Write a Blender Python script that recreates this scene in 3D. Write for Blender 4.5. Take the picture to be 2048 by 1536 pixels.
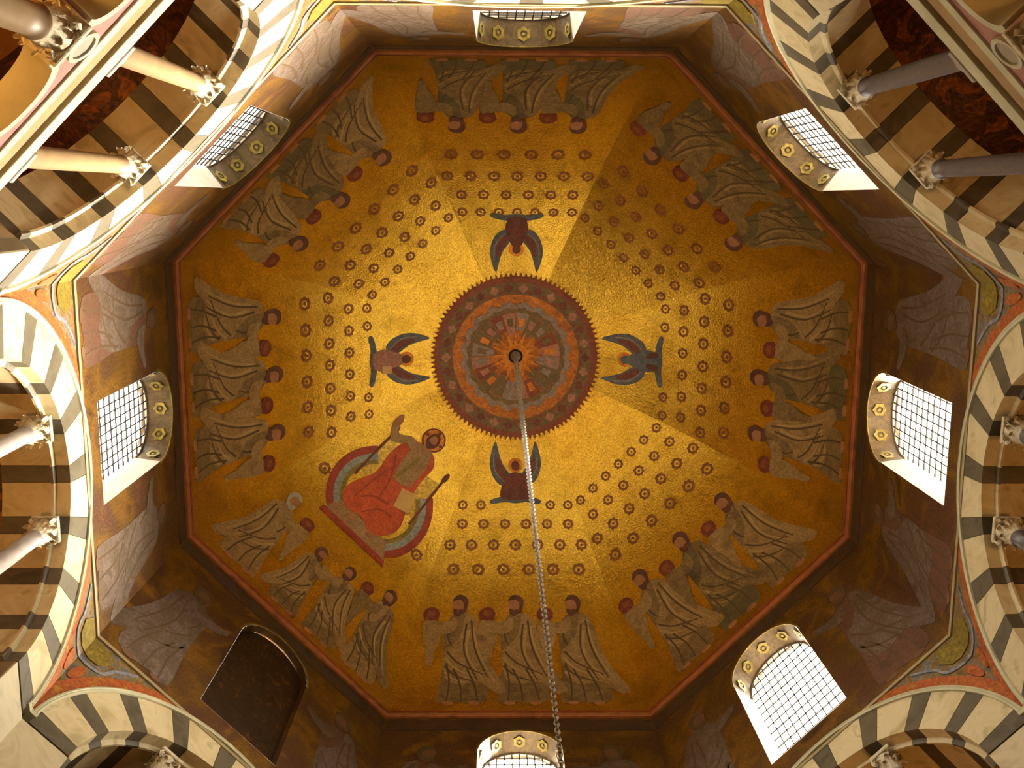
import bpy, bmesh, math, random
from mathutils import Vector, Matrix
random.seed(7)
PI = math.pi
C = bpy.context.scene.collection
for o in list(bpy.data.objects): bpy.data.objects.remove(o)

# ------------------------------------------------------------------ camera
CAMH = 1.6
sc = bpy.context.scene
cam_d = bpy.data.cameras.new('camera'); cam = bpy.data.objects.new('camera', cam_d); C.objects.link(cam)
right = Vector((0.99990273, -0.0045917, -0.01317024))
down = Vector((0.00222973, 0.98473678, -0.17403595))
fwd = Vector((0.01376834, 0.17398965, 0.98465122))
cam.matrix_world = Matrix(((right.x, -down.x, -fwd.x, -0.4949), (right.y, -down.y, -fwd.y, -4.2773),
                           (right.z, -down.z, -fwd.z, CAMH), (0, 0, 0, 1)))
cam_d.sensor_width = 36; cam_d.lens = 36 * 2100 / 2048; cam_d.clip_end = 500
sc.camera = cam
sc.view_settings.view_transform = 'Standard'; sc.view_settings.look = 'None'
sc.view_settings.exposure = 0.3; sc.view_settings.gamma = 1.0; sc.view_settings.use_curve_mapping = False

# ------------------------------------------------------------------ sky
W = bpy.data.worlds.new('world'); sc.world = W; W.use_nodes = True
wn = W.node_tree.nodes; wl = W.node_tree.links
bg = wn['Background']
sky = wn.new('ShaderNodeTexSky'); sky.sky_type = 'NISHITA'
sky.sun_disc = False; sky.sun_elevation = math.radians(18); sky.sun_rotation = math.radians(44)
sky.air_density = 1.0; sky.dust_density = 8.0; sky.ozone_density = 1.0
hs = wn.new('ShaderNodeHueSaturation'); hs.inputs['Saturation'].default_value = 0.16
wl.new(sky.outputs[0], hs.inputs['Color']); hz = wn.new('ShaderNodeMix'); hz.data_type = 'RGBA'; hz.blend_type = 'ADD'; hz.inputs['Factor'].default_value = 1.0
hz.inputs['B'].default_value = (0.08, 0.08, 0.08, 1)      # even high haze over the whole sky
wl.new(hs.outputs[0], hz.inputs['A']); wl.new(hz.outputs['Result'], bg.inputs['Color'])
bg.inputs['Strength'].default_value = 11.5

# ------------------------------------------------------------------ dimensions (metres, floor at 0)
R = 7.2                       # apothem of the octagon
TAN = math.tan(PI / 8)
ZC = 13.9 + CAMH              # centre of the gallery arches
RI, RO = 2.13, 2.87           # voussoir ring
ZD = 16.70 + CAMH             # bottom of drum
ZS = 21.945 + CAMH            # springing of vault
VA, VB = 7.1, 6.711           # vault profile half axes
WHW, WSILL, WSPR = 0.9, 17.35 + CAMH, 20.38 + CAMH   # drum window opening
SIDES = ['west', 'southwest', 'south', 'southeast', 'east', 'northeast', 'north', 'northwest']   # k -> 45k degrees
# how each bay is told apart: counted round from the one blocked window (k = 3)
WHERE = ['three bays anticlockwise from the dark blocked window', 'two bays anticlockwise from the dark blocked window',
         'next bay anticlockwise from the dark blocked window', 'bay of the dark blocked window',
         'next bay clockwise from the dark blocked window', 'two bays clockwise from the dark blocked window',
         'three bays clockwise from the dark blocked window', 'bay opposite the dark blocked window']

# daylight portals outside the seven glazed drum windows, gallery lamps and unseen uplights added at gallery level
def light(name, kind, loc, energy, color=(1, 1, 1), **kw):
    d = bpy.data.lights.new(name, kind); d.energy = energy; d.color = color
    for a, b in kw.items():
        if hasattr(d, a): setattr(d, a, b)
    o = bpy.data.objects.new(name, d); C.objects.link(o); o.location = loc
    return o
def aim(o, target):
    o.rotation_euler = (Vector(target) - o.location).to_track_quat('-Z', 'Y').to_euler()
for k in range(8):
    a = k * PI / 4; n = Vector((math.cos(a), math.sin(a), 0))
    if k != 3:
        p = light('window_portal', 'AREA', n * (R + 0.62) + Vector((0, 0, 20.9)), 1, shape='RECTANGLE', size=2.1, size_y=4.2)
        aim(p, p.location - n); p.data.cycles.is_portal = True
GALLERY_W = [300, 330, 100, 50, 460, 400, 100, 210]
for k in range(8):
    a = k * PI / 4; n = Vector((math.cos(a), math.sin(a), 0))
    light('gallery_lamp', 'POINT', n * (R + 2.4) + Vector((0, 0, 10.4)), GALLERY_W[k], (1.0, 0.46, 0.10), shadow_soft_size=0.25)
for k in range(8):  # unseen spots added to brighten the gold vault from below
    a = k * PI / 4; n = Vector((math.cos(a), math.sin(a), 0))
    s = light('added_uplight', 'SPOT', n * (R - 0.25) + Vector((0, 0, 9.3)), 220, (1.0, 0.82, 0.55),
              spot_size=math.radians(70), spot_blend=0.9, shadow_soft_size=0.15)
    aim(s, -n * 3.2 + Vector((0, 0, 29)))

# ------------------------------------------------------------------ materials
M = {}
def rgb(h):
    v = [int(h[i:i + 2], 16) / 255 for i in (0, 2, 4)]
    return tuple((x / 12.92 if x <= 0.04045 else ((x + 0.055) / 1.055) ** 2.4) for x in v) + (1,)
def mat(name, cols, scale=3.0, rough=0.55, metal=0.0, bump=0.0, bscale=30.0, detail=4.0, distort=0.0, cells=0.0, lo=0.3, hi=0.7, spec=0.5):
    m = bpy.data.materials.new(name); m.use_nodes = True
    nt = m.node_tree; N = nt.nodes; L = nt.links
    b = N['Principled BSDF']; b.inputs['Roughness'].default_value = rough; b.inputs['Metallic'].default_value = metal
    b.inputs['Specular IOR Level'].default_value = spec
    geo = N.new('ShaderNodeNewGeometry')
    nz = N.new('ShaderNodeTexNoise'); nz.inputs['Scale'].default_value = scale; nz.inputs['Detail'].default_value = detail
    nz.inputs['Distortion'].default_value = distort
    L.new(geo.outputs['Position'], nz.inputs['Vector'])
    cr = N.new('ShaderNodeValToRGB'); e = cr.color_ramp.elements
    cs = [rgb(c) for c in cols]
    if len(cs) == 1: cs = cs * 2
    e[0].position = lo; e[0].color = cs[0]; e[1].position = hi; e[1].color = cs[-1]
    for i in range(1, len(cs) - 1):
        x = e.new(lo + (hi - lo) * i / (len(cs) - 1)); x.color = cs[i]
    L.new(nz.outputs['Fac'], cr.inputs['Fac'])
    out = cr.outputs['Color']
    if cells:
        vo = N.new('ShaderNodeTexVoronoi'); vo.inputs['Scale'].default_value = cells
        L.new(geo.outputs['Position'], vo.inputs['Vector'])
        sep = N.new('ShaderNodeSeparateColor'); L.new(vo.outputs['Color'], sep.inputs['Color'])
        mr = N.new('ShaderNodeMapRange'); mr.inputs['To Min'].default_value = 0.72; mr.inputs['To Max'].default_value = 1.2
        L.new(sep.outputs[0], mr.inputs['Value'])
        mx = N.new('ShaderNodeMix'); mx.data_type = 'RGBA'; mx.blend_type = 'MULTIPLY'; mx.inputs['Factor'].default_value = 1
        L.new(out, mx.inputs['A']); L.new(mr.outputs['Result'], mx.inputs['B']); out = mx.outputs['Result']
    L.new(out, b.inputs['Base Color'])
    if bump:
        n2 = N.new('ShaderNodeTexNoise'); n2.inputs['Scale'].default_value = bscale; n2.inputs['Detail'].default_value = 2
        L.new(geo.outputs['Position'], n2.inputs['Vector'])
        bp = N.new('ShaderNodeBump'); bp.inputs['Strength'].default_value = bump; bp.inputs['Distance'].default_value = 0.05
        L.new(n2.outputs['Fac'], bp.inputs['Height']); L.new(bp.outputs['Normal'], b.inputs['Normal'])
    M[name] = m
    return m
mat('gold_mosaic', ['ba9430', 'd8b244', 'c8a036'], 1.2, 0.27, 0.9, 0.28, 24.0, cells=34)
mat('drum_mosaic', ['46290c', '745012', '583c16', '543222', '7e5a14'], 0.9, 0.5, 0.4, 0.3, 14, distort=0.6, cells=30)
mat('drum_border', ['2c1c10', '46301a', '39282a'], 2.5, 0.6, 0.1, 0.2, 14, cells=24)
mat('dark_infill', ['180c05', '301c0a', '24140a', '5e3c14'], 6.0, 0.5, 0.3, 0.3, 12, distort=1.2, lo=0.35, hi=0.68)  # bright ramp end paints gold flecks and orange glints on the dark field
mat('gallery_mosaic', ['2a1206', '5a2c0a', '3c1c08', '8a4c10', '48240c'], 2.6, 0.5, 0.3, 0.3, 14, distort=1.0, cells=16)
mat('gallery_plaster', ['7a4c18', '8e5e20'], 1.5, 0.8)
mat('spandrel_mosaic', ['5e4c2a', '66666a', '7e662e', '6e4a2c', '7a7266'], 5.5, 0.5, 0.2, 0.3, 14, distort=0.8, cells=22)
mat('border_mosaic', ['8e3c18', 'a85c26', '964a22', 'a87a2c'], 5.0, 0.5, 0.25, 0.3, 14, cells=22)
mat('blue_mosaic', ['555a70', '84848a', '66687a'], 7, 0.5, 0.1, cells=22)
mat('ochre_mosaic', ['84701e', '726222', '96802e'], 6, 0.5, 0.3, cells=22)
mat('light_marble', ['a99a72', 'bdae88', 'c6b894', 'a3946c'], 1.8, 0.45, distort=1.4)
mat('dark_marble', ['4a4236', '58503f', '403828'], 2.4, 0.5, distort=1.0)
mat('pier_marble', ['a89c7c', 'c2b698', 'b4a888'], 0.9, 0.4, distort=2.5)
mat('mortar', ['6a6252'], 3, 0.9)
mat('tan_marble', ['7e664a', '907858'], 2, 0.4, distort=1.2)
mat('grey_granite', ['4c4648', '625c5e', '565052'], 14, 0.35)
mat('pale_marble', ['8c8480', 'a49c98', '968e8a'], 3, 0.4, distort=1)
mat('capital_stone', ['b0a284', 'c8bca0', '9c8e72'], 9, 0.6, bump=0.4, bscale=22)
mat('white_moulding', ['a8a484', 'bab698'], 4, 0.5)
mat('muted_moulding', ['8a7a54', '9c8c66'], 4, 0.6)
mat('pink_marble', ['8a5a56', 'a0726c', '946660'], 3, 0.4, distort=1.2)
mat('grey_disc', ['8f8578', '9f9686'], 5, 0.4)
mat('tan_moulding', ['8c6e44', '9c8054'], 4, 0.5)
mat('brown_groove', ['6a3e18', '7e5024'], 3, 0.5)
mat('trim_stone', ['804016', '98561f', '743612'], 2.5, 0.55)
mat('red_trim', ['7a2010', '902c16', '6c1a0e'], 2.5, 0.5)
mat('plaster_reveal', ['9c9284', 'aea496'], 2, 0.8)
mat('reveal_mosaic', ['46361c', '5e4a2c', '54432e'], 5, 0.5, 0.2, cells=20)
mat('lead', ['2c2a2c'], 3, 0.6)
mat('iron', ['8c8680', 'a49e98'], 12, 0.5, 0.3)
mat('hole_shade', ['160c06'], 3, 0.9)
mat('robe_grey', ['604826', '7c6238', '6a522a'], 2.2, 0.8, cells=26)
mat('robe_olive', ['4c4022', '60522e', '544624'], 2.2, 0.8, cells=26)
mat('mantle_pale', ['785c32', '947646', '846638'], 2.2, 0.8, cells=26)
mat('fold_dark', ['483418', '543e1e'], 4, 0.8)
mat('fold_light', ['967a4a', 'a88c58'], 4, 0.8)
mat('skin', ['8a5a38', '9c6a44'], 6, 0.7)
mat('hair_dark', ['4c2a1c', '5e3424'], 8, 0.8)
mat('hair_grey', ['8a8274', 'a09886'], 8, 0.8)
mat('wreath_red', ['7a2c1c', '5e2018', '8a4024'], 10, 0.6)
mat('rosette_red', ['744020', '88542a', '683618'], 12, 0.5, 0.3)
mat('scarlet', ['a44020', 'b65028', '94361c'], 1.8, 0.7, cells=26)
mat('ring_red', ['96381e', '842c1a'], 3, 0.6, cells=26)
mat('ring_blue', ['8a8c80', '747a78'], 3, 0.6, cells=26)
mat('throne_gold', ['9a7a24', 'c8a448'], 16, 0.4, 0.6, cells=14)
mat('book_pale', ['b08c50', 'bf9c60'], 3, 0.7)
mat('tunic', ['8a6a44', '96764e'], 3, 0.8, cells=26)
mat('maroon', ['5a2a20', '6a3426', '4c2420'], 4, 0.7, cells=26)
mat('wing_blue', ['44464e', '565a60', '3c3c48'], 5, 0.7, cells=26)
mat('medal_ground', ['8a4e1a', 'a8641e', '74401a'], 3, 0.45, 0.4, 0.3, 9, cells=26)
mat('medal_green', ['5a4a2c', '6c5634'], 6, 0.7, cells=26)
mat('medal_rose', ['8a5c4c', '9c6c58'], 6, 0.7, cells=26)
mat('medal_orange', ['b0661c', 'c07a24'], 6, 0.4, 0.5, cells=26)
mat('medal_slate', ['74645c', '84726a'], 6, 0.7, cells=26)
mat('medal_edge', ['6a2c14', '7c3818'], 6, 0.6, cells=26)
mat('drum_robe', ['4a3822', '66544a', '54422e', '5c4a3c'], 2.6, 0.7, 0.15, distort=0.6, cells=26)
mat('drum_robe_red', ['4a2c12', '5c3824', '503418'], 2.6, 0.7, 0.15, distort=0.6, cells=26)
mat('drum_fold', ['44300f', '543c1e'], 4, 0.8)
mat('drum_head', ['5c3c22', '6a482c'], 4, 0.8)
mat('floor_stone', ['3a3229', '4a4238'], 1.5, 0.35)  # unseen floor, coloured dark to cut bounce light from below
mat('lower_stone', ['463d32', '585046'], 1.5, 0.6)  # dark as well, so the lower walls bounce less light upward
mat('outer_stone', ['8a8274', '9a9284'], 1.5, 0.9)
g = bpy.data.materials.new('window_glass'); g.use_nodes = True
N_ = g.node_tree.nodes; N_.remove(N_['Principled BSDF'])
tr = N_.new('ShaderNodeBsdfTransparent'); tr.inputs['Color'].default_value = (0.97, 0.90, 0.74, 1)
gl = N_.new('ShaderNodeBsdfGlossy'); gl.inputs['Roughness'].default_value = 0.1
mxs = N_.new('ShaderNodeMixShader'); mxs.inputs[0].default_value = 0.05
g.node_tree.links.new(tr.outputs[0], mxs.inputs[1]); g.node_tree.links.new(gl.outputs[0], mxs.inputs[2])
g.node_tree.links.new(mxs.outputs[0], N_['Material Output'].inputs['Surface']); M['window_glass'] = g

# ------------------------------------------------------------------ helpers
def mesh(name, verts, faces, m, smooth=False):
    me = bpy.data.meshes.new(name); me.from_pydata([tuple(v) for v in verts], [], faces)
    me.materials.append(M[m]) if isinstance(m, str) else [me.materials.append(M[x]) for x in m]
    if smooth:
        for p in me.polygons: p.use_smooth = True
    me.update(); return me
def add(name, me, parent=None, rotz=None, loc=None, mtx=None):
    o = bpy.data.objects.new(name, me); C.objects.link(o)
    if parent is not None: o.parent = parent
    if rotz is not None: o.rotation_euler = (0, 0, rotz)
    if loc is not None: o.location = loc
    if mtx is not None: o.matrix_basis = mtx
    return o
def tag(o, label, cat=None, group=None, kind=None):
    o['label'] = label
    if cat: o['category'] = cat
    if group: o['group'] = group
    if kind: o['kind'] = kind
    return o
def recalc(me):
    bm = bmesh.new(); bm.from_mesh(me); bmesh.ops.recalc_face_normals(bm, faces=bm.faces); bm.to_mesh(me); bm.free(); return me
def boxmesh(name, x0, x1, y0, y1, z0, z1, m, bev=0.0):
    v = [(x, y, z) for x in (x0, x1) for y in (y0, y1) for z in (z0, z1)]
    f = [(0, 1, 3, 2), (4, 6, 7, 5), (0, 4, 5, 1), (2, 3, 7, 6), (0, 2, 6, 4), (1, 5, 7, 3)]
    me = mesh(name, v, f, m)
    if bev:
        bm = bmesh.new(); bm.from_mesh(me); bmesh.ops.bevel(bm, geom=bm.edges[:], offset=bev, segments=1, affect='EDGES'); bm.to_mesh(me); bm.free()
    return recalc(me)
def lathe(name, prof, m, seg=24, cx=0.0, cy=0.0):
    v = []; f = []
    for r, z in prof:
        for i in range(seg):
            a = 2 * PI * i / seg; v.append((cx + r * math.cos(a), cy + r * math.sin(a), z))
    for j in range(len(prof) - 1):
        for i in range(seg):
            f.append((j * seg + i, j * seg + (i + 1) % seg, (j + 1) * seg + (i + 1) % seg, (j + 1) * seg + i))
    f.append(tuple(range(seg))[::-1]); f.append(tuple((len(prof) - 1) * seg + i for i in range(seg)))
    return recalc(mesh(name, v, f, m, True))
# sweep of a closed (radius, depth) profile round the arch centre in a side's own frame (side 0 looks along +X)
def arc_sweep(name, prof, a0, a1, seg, m, centre=True):
    v = []; f = []; n = len(prof)
    for i in range(seg + 1):
        a = a0 + (a1 - a0) * i / seg
        for r, d in prof:
            v.append((d, r * math.cos(a), r * math.sin(a)))
    for i in range(seg):
        for j in range(n):
            f.append((i * n + j, i * n + (j + 1) % n, (i + 1) * n + (j + 1) % n, (i + 1) * n + j))
    f.append(tuple(range(n))); f.append(tuple(seg * n + j for j in range(n))[::-1])
    return recalc(mesh(name, v, f, m))
# a straight octagon-side moulding, mitred at the corners: profile of (projection inward, height)
def side_moulding(name, prof, m, ap=R):
    v = []; f = []; n = len(prof)
    for s in (-1, 1):
        for pr, z in prof: v.append((ap - pr, s * (ap - pr) * TAN, z))
    for j in range(n): f.append((j, (j + 1) % n, n + (j + 1) % n, n + j))
    f.append(tuple(range(n))); f.append(tuple(range(n, 2 * n))[::-1])
    return recalc(mesh(name, v, f, m))

# vault profile: arc length <-> parameter
TAB = [(0.0, 0.0)]
for i in range(1, 901):
    t0 = (i - 1) * PI / 1800; t1 = i * PI / 1800; tm = (t0 + t1) / 2
    TAB.append((t1, TAB[-1][1] + math.hypot(VA * math.sin(tm), VB * math.cos(tm)) * (t1 - t0)))
def t_of_v(v):
    if v <= 0: return v / VB
    i = min(int(v / TAB[-1][1] * 900), 899)
    while i > 0 and TAB[i][1] > v: i -= 1
    while i < 899 and TAB[i + 1][1] < v: i += 1
    (ta, va), (tb, vb) = TAB[i], TAB[i + 1]
    return ta + (tb - ta) * (v - va) / (vb - va)
def v_of_deg(d): return TAB[int(round(d * 10))][1]
def vault(u, v, e):
    t = t_of_v(v); c, s = math.cos(t), math.sin(t)
    n = Vector((-c / VA, 0, -s / VB)).normalized()
    return Vector((VA * c, u, ZS + VB * s)) + n * e
def wallmap(u, z, e): return Vector((R - e, u, z))
def wallthin(u, z, e): return Vector((R - e * 0.3, u, z))
# flat picture piece (mosaic) laid on a surface, cut so that it follows the curve, with a thin edge
def inlay(name, poly, e, m, fmap=vault, step=0.22, back=-0.01):
    bm = bmesh.new()
    vs = [bm.verts.new((p[0], p[1], 0)) for p in poly]
    bm.faces.new(vs)
    ys = [p[1] for p in poly]; y = math.floor(min(ys) / step) * step + step
    while y < max(ys) - 1e-4 and fmap is vault:
        bmesh.ops.bisect_plane(bm, geom=bm.verts[:] + bm.edges[:] + bm.faces[:], plane_co=(0, y, 0), plane_no=(0, 1, 0)); y += step
    be = [x for x in bm.edges if x.is_boundary]
    r = bmesh.ops.extrude_edge_only(bm, edges=be)
    for q in r['geom']:
        if isinstance(q, bmesh.types.BMVert): q.co.z = -1
    bmesh.ops.triangulate(bm, faces=[f for f in bm.faces if len(f.verts) > 4])
    for q in bm.verts: q.co = fmap(q.co.x, q.co.y, e if q.co.z > -0.5 else back)
    me = bpy.data.meshes.new(name); bm.to_mesh(me); bm.free(); me.materials.append(M[m]); return me
def smooth_poly(pts, n=4, closed=True):
    out = []; L = len(pts)
    rng = range(L) if closed else range(L - 1)
    for i in rng:
        g_ = lambda j: Vector(pts[j % L] if closed else pts[min(max(j, 0), L - 1)])
        p0, p1, p2, p3 = g_(i - 1), g_(i), g_(i + 1), g_(i + 2)
        for q in range(n):
            t = q / n
            out.append(tuple(0.5 * ((2 * p1) + (-p0 + p2) * t + (2 * p0 - 5 * p1 + 4 * p2 - p3) * t * t + (-p0 + 3 * p1 - 3 * p2 + p3) * t ** 3)))
    if not closed: out.append(tuple(pts[-1]))
    return out
def ellipse(cx, cy, rx, ry, n=18, rot=0.0):
    return [(cx + rx * math.cos(a) * math.cos(rot) - ry * math.sin(a) * math.sin(rot), cy + rx * math.cos(a) * math.sin(rot) + ry * math.sin(a) * math.cos(rot))
            for a in [2 * PI * i / n for i in range(n)]]
def ribbon(pts, w0, w1=None):
    w1 = w0 if w1 is None else w1
    P = [Vector(p) for p in smooth_poly(pts, 4, False)]; l = []; r_ = []
    for i, p in enumerate(P):
        d = (P[min(i + 1, len(P) - 1)] - P[max(i - 1, 0)]).normalized(); n = Vector((-d.y, d.x))
        w = (w0 + (w1 - w0) * i / (len(P) - 1)) / 2
        l.append(tuple(p + n * w)); r_.append(tuple(p - n * w))
    return l + r_[::-1]

# ------------------------------------------------------------------ structure: floor, outer shell
o = add('floor', boxmesh('floor', -15, 15, -15, 15, -0.3, 0, 'floor_stone')); tag(o, 'dark stone floor of the octagonal church', kind='structure')

# ------------------------------------------------------------------ structure: the eight walls
HS = R * TAN
def drum_mesh():
    v = []; f = []
    arc = [(WHW * math.cos(PI * i / 20), WSPR + WHW * math.sin(PI * i / 20)) for i in range(21)]     # +u .. -u
    n = 21
    for u, z in arc: v.append((R, u, z))
    # outer points aligned with each arc point
    outer = []
    for u, z in arc:
        a = math.atan2(z - WSPR, u)
        ca, sa = math.cos(a), math.sin(a)
        k = min(HS / abs(ca) if abs(ca) > 1e-6 else 1e9, (ZS - WSPR) / sa if sa > 1e-6 else 1e9)
        outer.append((k * ca, WSPR + k * sa))
    for u, z in outer: v.append((R, u, z))
    corners = []
    for i in range(n - 1):
        f.append((i, i + 1, n + i + 1, n + i))
        (ua, za), (ub, zb) = outer[i], outer[i + 1]
        if abs(ua - ub) > 1e-4 and abs(za - zb) > 1e-4:
            v.append((R, HS * (1 if ua > 0 else -1), ZS)); f.append((n + i, n + i + 1, len(v) - 1))
    b = len(v)
    for p in ((WHW, WSPR), (HS, WSPR), (HS, WSILL), (WHW, WSILL), (-WHW, WSPR), (-HS, WSPR), (-HS, WSILL), (-WHW, WSILL), (HS, ZD), (-HS, ZD), (WHW, ZD), (-WHW, ZD)):
        v.append((R, p[0], p[1]))
    f += [(b, b + 1, b + 2, b + 3), (b + 4, b + 7, b + 6, b + 5), (b + 3, b + 2, b + 8, b + 10), (b + 7, b + 11, b + 9, b + 6), (b + 3, b + 10, b + 11, b + 7)]
    return recalc(mesh('drum_wall', v, f, 'drum_mosaic'))
drum_me = drum_mesh()
PD = 21.7; DW = 3.65; DEND = 1.05
vprof = [(RO, -0.015), (RI, -0.015), (RI, 0.19), (RI - 0.04, 0.20), (RI - 0.08, 0.215), (RI - 0.08, 0.255), (RI - 0.04, 0.265), (RI, 0.28), (RI, DEND), (RO, DEND)]
gap = 0.12
def vous(name, half, m):
    return arc_sweep(name, vprof, PI / 2 - math.radians(half - gap), PI / 2 + math.radians(half - gap), 4, m)
dark_v = vous('voussoir_dark', DW, 'dark_marble'); light_v = vous('voussoir_light', (PD - 2 * DW) / 2, 'light_marble')
mortar_me = arc_sweep('mortar', [(RO, 0.01), (RI + 0.03, 0.01), (RI + 0.03, DEND - 0.02), (RO, DEND - 0.02)], math.radians(-1), math.radians(181), 48, 'mortar')
mould_me = arc_sweep('arch_moulding', [(RO - 0.01, 0.05), (RO - 0.01, -0.05), (RO + 0.02, -0.06), (RO + 0.035, -0.045), (RO + 0.05, -0.06), (RO + 0.08, -0.05), (RO + 0.08, 0.05)],
                     math.radians(4), math.radians(176), 56, 'white_moulding')
def spandrel_poly(s, r0, inset=0.0, ztop=ZD):
    zb = ZC + 0.2
    a0 = math.asin((zb - ZC) / r0); a1 = math.asin(min(1, (ztop - ZC) / r0))
    p = [(s * r0 * math.cos(a0 + (a1 - a0) * i / 14), ZC + r0 * math.sin(a0 + (a1 - a0) * i / 14)) for i in range(15)]
    p += [(s * HS, ztop), (s * HS, zb)]
    return p
sp_me = [inlay('spandrel', spandrel_poly(s, RO + 0.02), 0.0, 'spandrel_mosaic', wallmap, back=-0.12) for s in (-1, 1)]
def border_poly(s):
    out = []
    ra, rb = RO + 0.07, RO + 0.30
    A = [math.radians(5 + (66 - 5) * i / 16) for i in range(17)]
    inn = [(min(ra * math.cos(a), HS), ZC + ra * math.sin(a)) for a in A]
    outp = [(min(rb * math.cos(a), HS - 0.001 * i), min(ZC + rb * math.sin(a), ZD - 0.04)) for i, a in enumerate(A)]
    return [(s * u, z) for u, z in inn + outp[::-1]]
bo_me = [inlay('arch_border', border_poly(s), 0.014, 'border_mosaic', wallmap) for s in (-1, 1)]
corner_me = [inlay('corner_panel', [(s * u, z) for u, z in ((HS, 17.7), (HS, 18.14), (2.6, 18.16), (2.5, 17.86), (2.65, 17.64), (2.85, 17.62))], 0.02, 'ochre_mosaic', wallmap) for s in (-1, 1)]
leaf_me = [inlay('corner_leaf', ellipse(s * 2.84, 17.12, 0.085, 0.24, 14, s * 0.25), 0.024, 'border_mosaic', wallmap) for s in (-1, 1)]
edge_me = [inlay('corner_band', ribbon([(s * (HS - 0.01), 17.5), (s * 2.76, 17.46), (s * 2.5, 17.56), (s * 2.36, 17.86), (s * 2.02, 18.17)], 0.07, 0.05), 0.02, 'blue_mosaic', wallmap) for s in (-1, 1)]
slab_me = [[boxmesh('pier_slab', R - 0.01, R + 0.25, s * RI if s > 0 else -HS - 0.09, HS + 0.09 if s > 0 else -RI, 8.2 + i * 1.21 + 0.008, 8.2 + (i + 1) * 1.21 - 0.008, 'pier_marble') for i in range(6)] for s in (-1, 1)]
jamb_me = [boxmesh('pier_jamb', R + 0.02, R + DEND, s * RI if s > 0 else -RI - 0.6, RI + 0.6 if s > 0 else -RI, 8.2, ZC - 0.02, 'tan_marble') for s in (-1, 1)]
impost_me = [boxmesh('impost', R - 0.05, R + 0.1, (RO - 0.03) if s > 0 else -HS, HS if s > 0 else -(RO - 0.03), ZC + 0.12, ZC + 0.22, 'white_moulding') for s in (-1, 1)]
lower_me = boxmesh('lower_wall', R, R + 0.6, -HS - 0.2, HS + 0.2, 0, 8.2, 'lower_stone')
# gallery bay behind the arch
def bay_vault():
    v = []; f = []
    for d, r in ((DEND, RI + 0.25), (6.0, RI + 0.25)):
        for i in range(25):
            a = PI * i / 24; v.append((R + d, r * math.cos(a), ZC + r * math.sin(a)))
        v += [(R + d, -r, 8.2), (R + d, r, 8.2)]
    for i in range(24): f.append((i, i + 1, 27 + i + 1, 27 + i))
    f.append(tuple(27 + i for i in range(27)))
    return v, f
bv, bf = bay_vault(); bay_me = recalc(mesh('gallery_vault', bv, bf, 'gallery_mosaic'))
bside_me = recalc(mesh('gallery_side', [(R + d, s * (RI + 0.25), z) for s in (-1, 1) for d in (DEND - 0.1, 6.0) for z in (8.2, ZC)], [(0, 1, 3, 2), (4, 6, 7, 5)], 'gallery_plaster'))
gfloor_me = boxmesh('gallery_floor', R - 0.05, R + 6.1, -RI - 0.3, RI + 0.3, 8.0, 8.2, 'lower_stone')
# bands of light and dark stone on the back part of the bay vault
rib_me = arc_sweep('vault_rib', [(RI + 0.02, 0), (RI + 0.26, 0), (RI + 0.26, 0.5), (RI + 0.02, 0.5)], 0, PI, 32, 'gallery_plaster')
drum_border_me = inlay('mosaic_border', [(-HS + 0.02, ZS - 0.62), (HS - 0.02, ZS - 0.62), (HS - 0.02, ZS - 0.17), (-HS + 0.02, ZS - 0.17)], 0.012, 'drum_border', wallmap)
walls = []
T_arch = Matrix.Translation((R, 0, ZC))
for k in range(8):
    w = add('wall_' + SIDES[k], drum_me, rotz=k * PI / 4); walls.append(w)
    tag(w, 'mosaic drum wall over a striped gallery arch, ' + WHERE[k], kind='structure')
    for j in range(-4, 5):
        add('voussoir', dark_v, w, mtx=T_arch @ Matrix.Rotation(math.radians(PD * j), 4, 'X'))
        if j < 4: add('voussoir', light_v, w, mtx=T_arch @ Matrix.Rotation(math.radians(PD * (j + 0.5)), 4, 'X'))
    add('mortar_bed', mortar_me, w, mtx=T_arch); add('arch_moulding', mould_me, w, mtx=T_arch)
    for i in (0, 1):
        add('spandrel', sp_me[i], w); add('arch_border', bo_me[i], w); add('corner_panel', corner_me[i], w)
        add('corner_leaf', leaf_me[i], w); add('corner_band', edge_me[i], w); add('impost', impost_me[i], w)
        for s_ in slab_me[i]: add('pier_slab', s_, w)
        add('pier_jamb', jamb_me[i], w)
    add('lower_wall', lower_me, w); add('mosaic_border', drum_border_me, w)
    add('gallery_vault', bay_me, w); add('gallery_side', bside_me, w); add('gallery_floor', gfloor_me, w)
    for d_ in (2.6, 4.4): add('vault_rib', rib_me, w, mtx=Matrix.Translation((R + d_, 0, ZC)))

# outer roof over the galleries keeps the sky out of them
ov = []
for ap_, z in ((R + 0.45, 18.35), (R + 7.0, 18.35), (R + 7.0, 0)):
    for k in range(8):
        a = PI / 8 + k * PI / 4; ov.append((ap_ / math.cos(PI / 8) * math.cos(a), ap_ / math.cos(PI / 8) * math.sin(a), z))
of = []
for j in (0, 1):
    for k in range(8): of.append((j * 8 + k, j * 8 + (k + 1) % 8, j * 8 + 8 + (k + 1) % 8, j * 8 + 8 + k))
o = add('wall_outer', mesh('wall_outer', ov, of, 'outer_stone')); tag(o, 'outer wall and lean-to roof round the galleries', kind='structure')

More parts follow.
